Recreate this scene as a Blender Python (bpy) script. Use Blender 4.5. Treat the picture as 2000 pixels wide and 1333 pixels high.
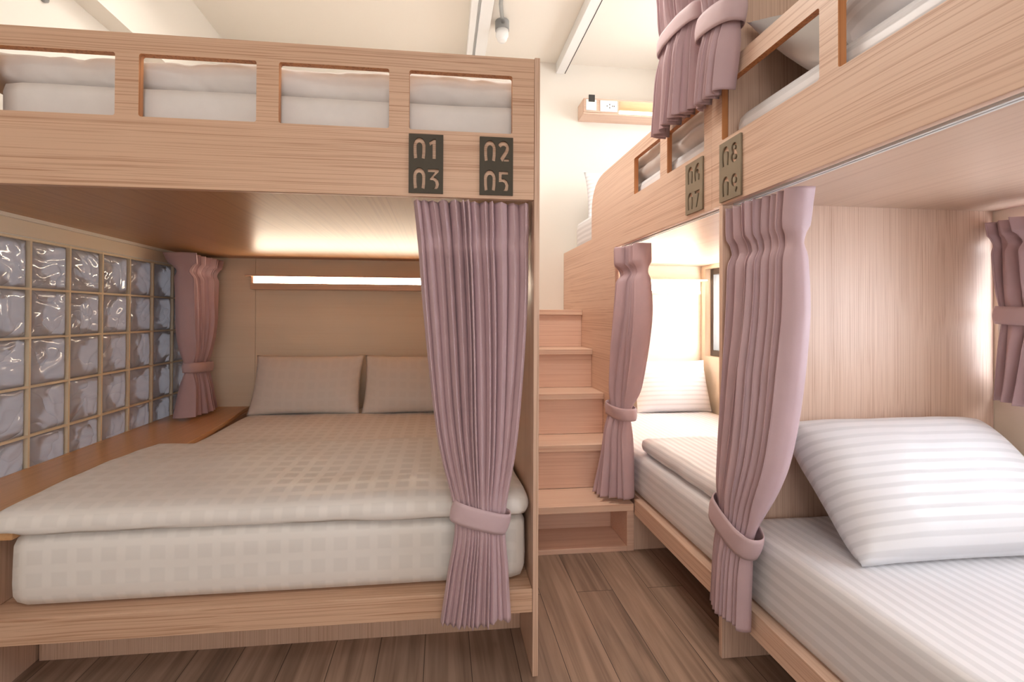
import bpy, bmesh, math, random
from mathutils import Vector, Matrix, noise
from math import sin, cos, pi, radians

for o in list(bpy.data.objects):
    bpy.data.objects.remove(o)
SC = bpy.context.scene
COL = SC.collection

# ------------------------------------------------------------------ camera
cam_data = bpy.data.cameras.new('camera')
cam = bpy.data.objects.new('camera', cam_data)
COL.objects.link(cam)
RGT = Vector((0.99421297, -0.10732852, 0.00459984))
FWD = Vector((0.10728964, 0.99419562, 0.00799991))
UPV = Vector((-0.00543176, -0.00746010, 0.99995742))
M = Matrix((RGT, UPV, -FWD)).transposed().to_4x4()
M.translation = (0, 0, 1.1343)
cam.matrix_world = M
cam_data.sensor_width = 36.0
cam_data.lens = 897.0284 / 2000 * 36
cam_data.shift_x = (1000 - 960.2135) / 2000
cam_data.shift_y = (609.4191 - 666.5) / 2000
cam_data.clip_start = 0.02
SC.camera = cam

# ------------------------------------------------------------------ world, lights, exposure
SC.view_settings.view_transform = 'Standard'
SC.view_settings.look = 'None'
SC.view_settings.gamma = 1.0
SC.view_settings.use_curve_mapping = False
SC.view_settings.exposure = 0.0
wd = bpy.data.worlds.new('sky')
SC.world = wd
wd.use_nodes = True
bg = wd.node_tree.nodes['Background']
bg.inputs[0].default_value = (0.90, 0.93, 1.0, 1)
bg.inputs[1].default_value = 0.7


def area_light(name, loc, direction, sx, sy, power, color=(1, 1, 1)):
    l = bpy.data.lights.new(name, 'AREA')
    l.shape = 'RECTANGLE'
    l.size = sx
    l.size_y = sy
    l.energy = power
    l.color = color
    o = bpy.data.objects.new(name, l)
    o.location = loc
    o.rotation_euler = Vector(direction).to_track_quat('-Z', 'Y').to_euler()
    COL.objects.link(o)
    return o


# daylight just outside each window opening, and unseen ceiling lights
area_light('daylight_far_window', (2.16, 2.75, 1.17), (-1, 0, -0.12), 0.9, 0.62, 40, (1, 0.97, 0.94))
area_light('daylight_near_window', (2.16, 0.75, 1.17), (-1, 0, -0.1), 1.3, 0.58, 26, (0.90, 0.94, 1.0))
area_light('daylight_upper_window', (2.16, 2.5, 2.4), (-1, 0, 0.12), 1.4, 0.7, 26, (1, 0.98, 0.96))
area_light('daylight_rear_window', (0.1, -2.32, 1.6), (0, 1, 0.08), 2.4, 1.5, 24, (1, 0.98, 0.96))
area_light('unseen_ceiling_light', (0.45, 2.1, 3.0), (0.12, 0, -1), 0.25, 1.6, 25, (1, 0.95, 0.88))  # added above the aisle, out of view, to brighten the far end
area_light('unseen_ceiling_light', (-0.6, 2.3, 3.05), (0.25, 0, -1), 0.3, 1.2, 14, (1, 0.95, 0.88))  # added over the left bunk to light the right bunk's aisle faces
area_light('unseen_ceiling_light', (0.0, -0.8, 3.02), (0, 0, -1), 1.2, 0.6, 15, (1, 0.95, 0.89))


# ------------------------------------------------------------------ materials
def new_mat(name):
    m = bpy.data.materials.new(name)
    m.use_nodes = True
    nt = m.node_tree
    return m, nt, nt.nodes['Principled BSDF']


def srgb(r, g, b):
    def f(c):
        c /= 255.0
        return c / 12.92 if c <= 0.04045 else ((c + 0.055) / 1.055) ** 2.4
    return (f(r), f(g), f(b), 1)


def plain(name, col, rough=0.5, metal=0.0, bump=0.0, bscale=200):
    m, nt, b = new_mat(name)
    b.inputs['Base Color'].default_value = col
    b.inputs['Roughness'].default_value = rough
    b.inputs['Metallic'].default_value = metal
    tc = nt.nodes.new('ShaderNodeTexCoord')
    n = nt.nodes.new('ShaderNodeTexNoise')
    n.inputs['Scale'].default_value = bscale
    nt.links.new(tc.outputs['Object'], n.inputs['Vector'])
    if bump:
        bp = nt.nodes.new('ShaderNodeBump')
        bp.inputs['Strength'].default_value = bump
        bp.inputs['Distance'].default_value = 0.002
        nt.links.new(n.outputs['Fac'], bp.inputs['Height'])
        nt.links.new(bp.outputs['Normal'], b.inputs['Normal'])
    return m


def wood(name, axis, light, dark, rough=0.42, freq=230, contrast=1.0):
    """laminate with thin, slightly wavy streaks running along one axis"""
    m, nt, b = new_mat(name)
    N, L = nt.nodes, nt.links
    tc = N.new('ShaderNodeTexCoord')
    warp = N.new('ShaderNodeTexNoise')
    warp.inputs['Scale'].default_value = 1.6
    warp.inputs['Detail'].default_value = 1.5
    L.new(tc.outputs['Object'], warp.inputs['Vector'])
    sub = N.new('ShaderNodeVectorMath')
    sub.operation = 'MULTIPLY_ADD'
    L.new(warp.outputs['Color'], sub.inputs[0])
    sub.inputs[1].default_value = (0.014, 0.014, 0.014)
    L.new(tc.outputs['Object'], sub.inputs[2])
    sc = [freq, freq, freq]
    sc['XYZ'.index(axis)] = 0.8
    mp = N.new('ShaderNodeMapping')
    mp.inputs['Scale'].default_value = sc
    L.new(sub.outputs[0], mp.inputs['Vector'])
    n1 = N.new('ShaderNodeTexNoise')
    n1.inputs['Scale'].default_value = 1.0
    n1.inputs['Detail'].default_value = 3.0
    n1.inputs['Roughness'].default_value = 0.55
    L.new(mp.outputs[0], n1.inputs['Vector'])
    sc2 = [9, 9, 9]
    sc2['XYZ'.index(axis)] = 0.5
    mp2 = N.new('ShaderNodeMapping')
    mp2.inputs['Scale'].default_value = sc2
    L.new(sub.outputs[0], mp2.inputs['Vector'])
    n2 = N.new('ShaderNodeTexNoise')
    n2.inputs['Scale'].default_value = 1.0
    n2.inputs['Detail'].default_value = 1.0
    L.new(mp2.outputs[0], n2.inputs['Vector'])
    ramp = N.new('ShaderNodeValToRGB')
    ramp.color_ramp.elements[0].position = 0.30
    ramp.color_ramp.elements[1].position = 0.52
    c = contrast
    ramp.color_ramp.elements[0].color = [light[i] * (1 - c) + dark[i] * c for i in range(3)] + [1]
    ramp.color_ramp.elements[1].color = light
    L.new(n1.outputs['Fac'], ramp.inputs['Fac'])
    mix = N.new('ShaderNodeMixRGB')
    mix.blend_type = 'MULTIPLY'
    mix.inputs['Fac'].default_value = 0.16
    r2 = N.new('ShaderNodeValToRGB')
    r2.color_ramp.elements[0].position = 0.3
    r2.color_ramp.elements[1].position = 0.7
    r2.color_ramp.elements[0].color = (0.72, 0.68, 0.64, 1)
    r2.color_ramp.elements[1].color = (1, 1, 1, 1)
    L.new(n2.outputs['Fac'], r2.inputs['Fac'])
    L.new(ramp.outputs['Color'], mix.inputs['Color1'])
    L.new(r2.outputs['Color'], mix.inputs['Color2'])
    L.new(mix.outputs['Color'], b.inputs['Base Color'])
    b.inputs['Roughness'].default_value = rough
    bp = N.new('ShaderNodeBump')
    bp.inputs['Strength'].default_value = 0.12
    bp.inputs['Distance'].default_value = 0.001
    L.new(n1.outputs['Fac'], bp.inputs['Height'])
    L.new(bp.outputs['Normal'], b.inputs['Normal'])
    return m


WL, WDK = srgb(219, 181, 152), srgb(182, 136, 106)
WOOD = {a: wood('ash_laminate_' + a.lower(), a, WL, WDK) for a in 'XYZ'}
WOODF = {a: wood('fine_ash_laminate_' + a.lower(), a, srgb(222, 188, 164), srgb(190, 148, 120), freq=420) for a in 'XYZ'}
WOODR = {a: wood('lit_ash_laminate_' + a.lower(), a, srgb(232, 200, 177), srgb(202, 160, 134)) for a in 'XYZ'}  # same laminate paled in its colour to imitate stronger light on the right
WOODRF = {a: wood('lit_fine_ash_laminate_' + a.lower(), a, srgb(230, 199, 178), srgb(200, 160, 136), freq=420) for a in 'XYZ'}  # fine-grained copy with the same brighter light put into its colour
PINK = wood('stair_laminate', 'X', srgb(242, 206, 184), srgb(224, 180, 156), freq=220)  # stair wood paled toward pink to imitate the stronger light on the steps
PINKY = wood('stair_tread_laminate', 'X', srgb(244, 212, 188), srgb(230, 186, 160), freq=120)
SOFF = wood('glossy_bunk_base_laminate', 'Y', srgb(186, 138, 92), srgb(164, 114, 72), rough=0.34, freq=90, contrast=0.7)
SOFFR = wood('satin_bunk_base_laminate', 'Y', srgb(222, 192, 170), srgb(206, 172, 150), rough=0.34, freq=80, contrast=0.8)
LEDGE = wood('warm_ledge_laminate', 'Y', srgb(216, 166, 116), srgb(196, 142, 92), rough=0.3, freq=70, contrast=0.7)
EDGE = wood('plywood_edge', 'Z', srgb(206, 140, 88), srgb(160, 96, 52), freq=160)
HEADB = wood('beige_linen_laminate', 'X', srgb(248, 230, 204), srgb(242, 222, 194), rough=0.6, freq=160, contrast=0.6)
HEADW = wood('pale_linen_laminate', 'X', srgb(238, 222, 202), srgb(232, 214, 192), rough=0.6, freq=160, contrast=0.6)
WALLM = plain('cream_wall_paint', srgb(238, 232, 222), 0.85, bump=0.08)
CEILM = plain('cream_ceiling_paint', srgb(240, 233, 222), 0.9, bump=0.05)
BEIGE = plain('beige_wall_paint', srgb(238, 222, 200), 0.75, bump=0.05)
TRIMW = plain('white_trim_paint', srgb(236, 228, 216), 0.5)
WHITEP = plain('white_plastic', srgb(240, 240, 238), 0.35)
GREYP = plain('grey_plastic', srgb(150, 150, 148), 0.45)
STEEL = plain('galvanised_conduit', srgb(170, 172, 172), 0.35, 0.7)
DARKP = plain('dark_plastic', srgb(60, 58, 56), 0.5)
SLOT = plain('dark_slot', srgb(52, 50, 50), 0.6)
PLATE = plain('olive_black_plate', srgb(64, 54, 36), 0.55, bump=0.1, bscale=900)
PLATEG = plain('lit_olive_plate', srgb(146, 132, 110), 0.5, bump=0.1, bscale=900)  # plate colour lightened to stand in for bright, hazy light on it
FRAME = plain('dark_window_frame', srgb(70, 62, 56), 0.45)
MORTAR = plain('tan_mortar', srgb(236, 218, 190), 0.85, bump=0.2, bscale=120)


def emit(name, col, s):
    m = bpy.data.materials.new(name)
    m.use_nodes = True
    nt = m.node_tree
    nt.nodes.remove(nt.nodes['Principled BSDF'])
    e = nt.nodes.new('ShaderNodeEmission')
    e.inputs[0].default_value = col
    e.inputs[1].default_value = s
    nt.links.new(e.outputs[0], nt.nodes['Material Output'].inputs[0])
    return m


LED = emit('warm_led_strip', (1.0, 0.84, 0.64, 1), 34.0)
LEDB = emit('bright_led_strip', (1.0, 0.78, 0.50, 1), 8.0)


def fabric(name, col, rough=0.75, sheen=0.3):
    m, nt, b = new_mat(name)
    N, L = nt.nodes, nt.links
    tc = N.new('ShaderNodeTexCoord')
    w = N.new('ShaderNodeTexNoise')
    w.inputs['Scale'].default_value = 420
    L.new(tc.outputs['Object'], w.inputs['Vector'])
    n = N.new('ShaderNodeTexNoise')
    n.inputs['Scale'].default_value = 14
    n.inputs['Detail'].default_value = 3
    L.new(tc.outputs['Object'], n.inputs['Vector'])
    r = N.new('ShaderNodeValToRGB')
    r.color_ramp.elements[0].position = 0.3
    r.color_ramp.elements[1].position = 0.7
    r.color_ramp.elements[0].color = [c * 0.94 for c in col[:3]] + [1]
    r.color_ramp.elements[1].color = col
    L.new(n.outputs['Fac'], r.inputs['Fac'])
    L.new(r.outputs['Color'], b.inputs['Base Color'])
    b.inputs['Roughness'].default_value = rough
    b.inputs['Sheen Weight'].default_value = sheen
    b.inputs['Sheen Roughness'].default_value = 0.4
    bp = N.new('ShaderNodeBump')
    bp.inputs['Strength'].default_value = 0.15
    bp.inputs['Distance'].default_value = 0.0008
    L.new(w.outputs['Fac'], bp.inputs['Height'])
    L.new(bp.outputs['Normal'], b.inputs['Normal'])
    return m


MAUVE = fabric('mauve_curtain_cloth', srgb(200, 171, 176), 0.6, 0.1)
MAUVET = fabric('mauve_tie_cloth', srgb(206, 179, 183), 0.65, 0.12)
COTTON = fabric('plain_white_cotton', srgb(232, 226, 222), 0.8, 0.1)


def linen(name, col, axes, pitch, duty=0.5, tone=0.9, rough=(0.75, 0.38)):
    """white satin bedding with woven bands; axes = coordinates the bands step along"""
    m, nt, b = new_mat(name)
    N, L = nt.nodes, nt.links
    tc = N.new('ShaderNodeTexCoord')
    wn = N.new('ShaderNodeTexNoise')
    wn.inputs['Scale'].default_value = 5
    L.new(tc.outputs['Object'], wn.inputs['Vector'])
    wm = N.new('ShaderNodeVectorMath')
    wm.operation = 'MULTIPLY_ADD'
    wm.inputs[1].default_value = (0.006, 0.006, 0.006)
    L.new(wn.outputs['Color'], wm.inputs[0])
    L.new(tc.outputs['Object'], wm.inputs[2])
    sep = N.new('ShaderNodeSeparateXYZ')
    L.new(wm.outputs[0], sep.inputs[0])
    outs = []
    for a in axes:
        src = sep.outputs[a[0]]
        for extra in a[1:]:
            ad = N.new('ShaderNodeMath')
            ad.operation = 'ADD'
            L.new(src, ad.inputs[0])
            L.new(sep.outputs[extra], ad.inputs[1])
            src = ad.outputs[0]
        k = N.new('ShaderNodeMath')
        k.operation = 'MULTIPLY'
        k.inputs[1].default_value = 2 * pi / pitch
        L.new(src, k.inputs[0])
        s = N.new('ShaderNodeMath')
        s.operation = 'SINE'
        L.new(k.outputs[0], s.inputs[0])
        mr = N.new('ShaderNodeMapRange')
        mr.inputs['From Min'].default_value = -0.25 + (0.5 - duty) * 2
        mr.inputs['From Max'].default_value = 0.25 + (0.5 - duty) * 2
        L.new(s.outputs[0], mr.inputs['Value'])
        outs.append(mr.outputs[0])
    cur = outs[0]
    for q in outs[1:]:
        mx = N.new('ShaderNodeMath')
        mx.operation = 'MAXIMUM'
        L.new(cur, mx.inputs[0])
        L.new(q, mx.inputs[1])
        cur = mx.outputs[0]
    mix = N.new('ShaderNodeMixRGB')
    mix.inputs['Color1'].default_value = [c * tone for c in col[:3]] + [1]
    mix.inputs['Color2'].default_value = col
    L.new(cur, mix.inputs['Fac'])
    L.new(mix.outputs[0], b.inputs['Base Color'])
    rr = N.new('ShaderNodeMapRange')
    rr.inputs['To Min'].default_value = rough[0]
    rr.inputs['To Max'].default_value = rough[1]
    L.new(cur, rr.inputs['Value'])
    L.new(rr.outputs[0], b.inputs['Roughness'])
    b.inputs['Sheen Weight'].default_value = 0.1
    return m


CHECK = linen('checked_satin_sheet', srgb(238, 232, 226), ('X', 'YZ'), 0.066, 0.3, 0.94)
CHECKS = linen('faint_checked_satin', srgb(236, 228, 220), ('X', 'YZ'), 0.066, 0.3, 0.975)
STRX = linen('striped_satin_sheet', srgb(238, 237, 240), ('XZ',), 0.034, 0.5, 0.86)
STRP = linen('striped_satin_pillowcase', srgb(240, 240, 244), ('Y',), 0.031, 0.68, 0.87)

m, nt, b = new_mat('plank_floor')
N, L = nt.nodes, nt.links
tc = N.new('ShaderNodeTexCoord')
mp = N.new('ShaderNodeMapping')
mp.inputs['Rotation'].default_value = (0, 0, radians(90))
L.new(tc.outputs['Object'], mp.inputs['Vector'])
br = N.new('ShaderNodeTexBrick')
br.inputs['Scale'].default_value = 1.0
br.inputs['Brick Width'].default_value = 1.22
br.inputs['Row Height'].default_value = 0.152
br.inputs['Mortar Size'].default_value = 0.0012
br.inputs['Mortar Smooth'].default_value = 0.1
br.offset = 0.37
br.inputs['Color1'].default_value = (0.0, 0.0, 0.0, 1)
br.inputs['Color2'].default_value = (1, 1, 1, 1)
br.inputs['Mortar'].default_value = (0.5, 0.5, 0.5, 1)
L.new(mp.outputs[0], br.inputs['Vector'])
mg = N.new('ShaderNodeMapping')
mg.inputs['Scale'].default_value = (34, 1.6, 1)
L.new(tc.outputs['Object'], mg.inputs['Vector'])
off = N.new('ShaderNodeVectorMath')
off.operation = 'MULTIPLY_ADD'
L.new(br.outputs['Color'], off.inputs[0])
off.inputs[1].default_value = (7, 7, 7)
L.new(mg.outputs[0], off.inputs[2])
ng = N.new('ShaderNodeTexNoise')
ng.inputs['Scale'].default_value = 1.0
ng.inputs['Detail'].default_value = 6
ng.inputs['Distortion'].default_value = 0.6
L.new(off.outputs[0], ng.inputs['Vector'])
rg = N.new('ShaderNodeValToRGB')
e = rg.color_ramp.elements
e[0].position, e[0].color = 0.25, srgb(112, 92, 78)
e[1].position, e[1].color = 0.66, srgb(178, 152, 134)
e2 = rg.color_ramp.elements.new(0.46)
e2.color = srgb(152, 128, 112)
L.new(ng.outputs['Fac'], rg.inputs['Fac'])
tone = N.new('ShaderNodeMixRGB')
tone.blend_type = 'MULTIPLY'
tone.inputs['Fac'].default_value = 1
rt = N.new('ShaderNodeValToRGB')
rt.color_ramp.elements[0].color = (0.78, 0.76, 0.74, 1)
rt.color_ramp.elements[1].color = (1.05, 1.03, 1.0, 1)
L.new(br.outputs['Color'], rt.inputs['Fac'])
L.new(rg.outputs['Color'], tone.inputs['Color1'])
L.new(rt.outputs['Color'], tone.inputs['Color2'])
seam = N.new('ShaderNodeMixRGB')
seam.inputs['Color2'].default_value = srgb(58, 44, 36)
L.new(br.outputs['Fac'], seam.inputs['Fac'])
L.new(tone.outputs[0], seam.inputs['Color1'])
kn = N.new('ShaderNodeTexVoronoi')
kn.inputs['Scale'].default_value = 1.0
mk = N.new('ShaderNodeMapping')
mk.inputs['Scale'].default_value = (4.2, 2.4, 1)
L.new(tc.outputs['Object'], mk.inputs['Vector'])
L.new(mk.outputs[0], kn.inputs['Vector'])
kr = N.new('ShaderNodeValToRGB')
kr.color_ramp.elements[0].position, kr.color_ramp.elements[0].color = 0.02, (0.45, 0.4, 0.36, 1)
kr.color_ramp.elements[1].position, kr.color_ramp.elements[1].color = 0.085, (1, 1, 1, 1)
L.new(kn.outputs['Distance'], kr.inputs['Fac'])
kmx = N.new('ShaderNodeMixRGB')
kmx.blend_type = 'MULTIPLY'
kmx.inputs['Fac'].default_value = 0.8
L.new(seam.outputs[0], kmx.inputs['Color1'])
L.new(kr.outputs[0], kmx.inputs['Color2'])
L.new(kmx.outputs[0], b.inputs['Base Color'])
b.inputs['Roughness'].default_value = 0.45
FLOORM = m

m, nt, b = new_mat('wavy_block_glass')
N, L = nt.nodes, nt.links
b.inputs['Base Color'].default_value = (0.74, 0.73, 0.78, 1)
b.inputs['Roughness'].default_value = 0.07
b.inputs['Transmission Weight'].default_value = 0.5
b.inputs['IOR'].default_value = 1.5
tc = N.new('ShaderNodeTexCoord')
nz = N.new('ShaderNodeTexNoise')
nz.inputs['Scale'].default_value = 6.5
nz.inputs['Detail'].default_value = 0.4
nz.inputs['Distortion'].default_value = 0.9
L.new(tc.outputs['Object'], nz.inputs['Vector'])
bp = N.new('ShaderNodeBump')
bp.inputs['Strength'].default_value = 0.6
bp.inputs['Distance'].default_value = 0.03
rs = N.new('ShaderNodeMath')
rs.operation = 'SUBTRACT'
rs.inputs[1].default_value = 0.5
L.new(nz.outputs['Fac'], rs.inputs[0])
ra = N.new('ShaderNodeMath')
ra.operation = 'ABSOLUTE'
L.new(rs.outputs[0], ra.inputs[0])
rp = N.new('ShaderNodeMath')
rp.operation = 'POWER'
rp.inputs[1].default_value = 0.6
L.new(ra.outputs[0], rp.inputs[0])
L.new(rp.outputs[0], bp.inputs['Height'])
L.new(bp.outputs['Normal'], b.inputs['Normal'])
GLASSB = m

m, nt, b = new_mat('clear_pane')
b.inputs['Base Color'].default_value = (0.95, 0.98, 1, 1)
b.inputs['Roughness'].default_value = 0.0
b.inputs['Transmission Weight'].default_value = 1.0
b.inputs['IOR'].default_value = 1.02
PANE = m

# ------------------------------------------------------------------ helpers
ORG = {}


def thing(name, label, cat, loc, group=None):
    o = bpy.data.objects.new(name, None)
    o.empty_display_size = 0.1
    COL.objects.link(o)
    o.location = loc
    ORG[o] = Vector(loc)
    tag(o, label, cat, group)
    return o


def tag(o, label=None, cat=None, group=None, kind=None):
    if label: o['label'] = label
    if cat: o['category'] = cat
    if group: o['group'] = group
    if kind: o['kind'] = kind
    return o


class MB:
    def __init__(self):
        self.v = []
        self.f = []

    def add(self, vs, fs):
        k = len(self.v)
        self.v += [Vector(p) for p in vs]
        self.f += [tuple(i + k for i in f) for f in fs]
        return self

    def box(self, x0, x1, y0, y1, z0, z1):
        return self.add([(x0, y0, z0), (x1, y0, z0), (x1, y1, z0), (x0, y1, z0),
                         (x0, y0, z1), (x1, y0, z1), (x1, y1, z1), (x0, y1, z1)],
                        [(3, 2, 1, 0), (4, 5, 6, 7), (0, 1, 5, 4), (1, 2, 6, 5), (2, 3, 7, 6), (3, 0, 4, 7)])

    def tube(self, pts, r, n=12, cap=True):
        pts = [Vector(p) for p in pts]
        vs, fs = [], []
        up = Vector((0, 0, 1))
        for i, p in enumerate(pts):
            t = (pts[min(i + 1, len(pts) - 1)] - pts[max(i - 1, 0)]).normalized()
            a = t.cross(up)
            if a.length < 1e-3: a = t.cross(Vector((1, 0, 0)))
            a.normalize()
            c = t.cross(a)
            for k in range(n):
                q = 2 * pi * k / n
                vs.append(p + a * cos(q) * r + c * sin(q) * r)
        for i in range(len(pts) - 1):
            for k in range(n):
                fs.append((i * n + k, i * n + (k + 1) % n, (i + 1) * n + (k + 1) % n, (i + 1) * n + k))
        if cap:
            fs.append(tuple(range(n))[::-1])
            fs.append(tuple((len(pts) - 1) * n + k for k in range(n)))
        return self.add(vs, fs)

    def lathe(self, prof, cx, cy, n=32):
        vs, fs = [], []
        for r, z in prof:
            for k in range(n):
                q = 2 * pi * k / n
                vs.append((cx + r * cos(q), cy + r * sin(q), z))
        for i in range(len(prof) - 1):
            for k in range(n):
                fs.append((i * n + k, i * n + (k + 1) % n, (i + 1) * n + (k + 1) % n, (i + 1) * n + k))
        fs.append(tuple(range(n))[::-1])
        fs.append(tuple((len(prof) - 1) * n + k for k in range(n)))
        return self.add(vs, fs)

    def build(self, name, mat, parent=None, bevel=0.0, smooth=False, solid=0.0):
        org = ORG[parent] if parent is not None else None
        if org is None:
            # origin at the base centre of the mesh
            xs = [v.x for v in self.v]; ys = [v.y for v in self.v]; zs = [v.z for v in self.v]
            org = Vector(((min(xs) + max(xs)) / 2, (min(ys) + max(ys)) / 2, min(zs)))
        me = bpy.data.meshes.new(name)
        me.from_pydata([v - org for v in self.v], [], self.f)
        me.update()
        bm = bmesh.new()
        bm.from_mesh(me)
        bmesh.ops.recalc_face_normals(bm, faces=bm.faces)
        bm.to_mesh(me)
        bm.free()
        return link(name, me, mat, parent, org, bevel, smooth, solid)


def link(name, me, mat, parent, org, bevel=0.0, smooth=False, solid=0.0):
    o = bpy.data.objects.new(name, me)
    COL.objects.link(o)
    ORG[o] = org
    if mat: me.materials.append(mat)
    if parent is not None:
        o.parent = parent
    else:
        o.location = org
    if smooth:
        me.polygons.foreach_set('use_smooth', [True] * len(me.polygons))
        me.update()
    if solid:
        s = o.modifiers.new('thickness', 'SOLIDIFY')
        s.thickness = solid
        s.offset = 0
    if bevel:
        bv = o.modifiers.new('soft_edges', 'BEVEL')
        bv.width = bevel
        bv.segments = 2
        bv.limit_method = 'ANGLE'
        bv.angle_limit = radians(50)
    return o


def box(name, mat, parent, x0, x1, y0, y1, z0, z1, bevel=0.0015):
    return MB().box(x0, x1, y0, y1, z0, z1).build(name, mat, parent, bevel)


def struct(name, o):
    o.name = name
    o['kind'] = 'structure'
    return o


def rrect(a0, a1, b0, b1, r=0.007, n=4):
    pts = []
    for cx, cy, q in ((a1 - r, b0 + r, -90), (a1 - r, b1 - r, 0), (a0 + r, b1 - r, 90), (a0 + r, b0 + r, 180)):
        for k in range(n + 1):
            t = radians(q + 90 * k / n)
            pts.append((cx + r * cos(t), cy + r * sin(t)))
    return pts


def sheet2d(name, loops, thick, frame, mat, parent, bevel=0.0, rim=None):
    """flat board cut from 2-D outlines (even-odd holes). frame maps (a, b, t) to a world point"""
    cu = bpy.data.curves.new('outline', 'CURVE')
    cu.dimensions = '2D'
    cu.fill_mode = 'BOTH'
    cu.extrude = thick / 2
    for lp in loops:
        sp = cu.splines.new('POLY')
        sp.points.add(len(lp) - 1)
        for i, p in enumerate(lp):
            sp.points[i].co = (p[0], p[1], 0, 1)
        sp.use_cyclic_u = True
    ob = bpy.data.objects.new('outline', cu)
    COL.objects.link(ob)
    bpy.context.view_layer.update()
    dg = bpy.context.evaluated_depsgraph_get()
    me = bpy.data.meshes.new_from_object(ob.evaluated_get(dg))
    bpy.data.objects.remove(ob)
    me.name = name
    bm = bmesh.new()
    bm.from_mesh(me)
    bmesh.ops.remove_doubles(bm, verts=bm.verts, dist=1e-6)
    if rim:
        outer = {(round(p[0], 4), round(p[1], 4)) for p in loops[0]}
        bm.normal_update()
        for f in bm.faces:
            if abs(f.normal.z) < 0.5 and not all((round(v.co.x, 4), round(v.co.y, 4)) in outer for v in f.verts):
                f.material_index = 1
    ws = [frame(v.co.x, v.co.y, v.co.z + thick / 2) for v in bm.verts]
    if parent is not None:
        org = ORG[parent]
    else:
        org = Vector((sum(w[0] for w in ws) / len(ws), sum(w[1] for w in ws) / len(ws), min(w[2] for w in ws)))
    for v, w in zip(bm.verts, ws):
        v.co = Vector(w) - org
    bmesh.ops.recalc_face_normals(bm, faces=bm.faces)
    bm.to_mesh(me)
    bm.free()
    idx = [p.material_index for p in me.polygons]
    me.materials.clear()
    o = link(name, me, mat, parent, org, bevel)
    if rim:
        me.materials.append(rim)
        for p, k in zip(me.polygons, idx): p.material_index = k
    return o


def soft_box(x0, x1, y0, y1, z0, z1, r, step=0.04, amp=0.004, seed=0, freq=3.0, deform=None, flat_bottom=True, nzmin=6):
    """rounded, slightly rumpled cushion-like block -> MB"""
    nx, ny, nz = [max(2, int(round(d / step))) for d in (x1 - x0, y1 - y0, z1 - z0)]
    nz = max(nz, nzmin)
    bm = bmesh.new()
    idx = {}

    def V(i, j, k):
        key = (i, j, k)
        if key not in idx:
            idx[key] = len(vs)
            vs.append(Vector((x0 + (x1 - x0) * i / nx, y0 + (y1 - y0) * j / ny, z0 + (z1 - z0) * k / nz)))
        return idx[key]
    vs, fs = [], []
    for i in range(nx):
        for j in range(ny):
            for k in (0, nz):
                fs.append((V(i, j, k), V(i + 1, j, k), V(i + 1, j + 1, k), V(i, j + 1, k)))
    for i in range(nx):
        for k in range(nz):
            for j in (0, ny):
                fs.append((V(i, j, k), V(i + 1, j, k), V(i + 1, j, k + 1), V(i, j, k + 1)))
    for j in range(ny):
        for k in range(nz):
            for i in (0, nx):
                fs.append((V(i, j, k), V(i, j + 1, k), V(i, j + 1, k + 1), V(i, j, k + 1)))
    bm.free()
    out = []
    so = Vector((seed * 7.3, seed * 3.1, seed * 5.7))
    rr = min(r, (x1 - x0) / 2.01, (y1 - y0) / 2.01)
    rz = min(r, (z1 - z0) / 2.01)
    for p in vs:
        c = Vector((min(max(p.x, x0 + rr), x1 - rr), min(max(p.y, y0 + rr), y1 - rr), min(max(p.z, z0 + rz), z1 - rz)))
        d = p - c
        if d.length > 1e-9:
            q = Vector((d.x / rr, d.y / rr, d.z / rz))
            m_ = max(abs(q.x), abs(q.y), abs(q.z))
            q = q.normalized() * m_
            p2 = c + Vector((q.x * rr, q.y * rr, q.z * rz))
            nrm = q.normalized()
        else:
            p2, nrm = p.copy(), Vector((0, 0, 1))
        n = noise.noise(p2 * freq + so) + 0.5 * noise.noise(p2 * freq * 2.7 + so)
        hz = (p2.z - z0) / (z1 - z0)
        w = min(1.0, hz * 3) if flat_bottom else 1.0
        p2 = p2 + nrm * (n * amp * w)
        if deform: p2 = deform(p2)
        if flat_bottom: p2.z = max(p2.z, z0)
        out.append(p2)
    mb = MB()
    mb.add(out, fs)
    return mb


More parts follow.
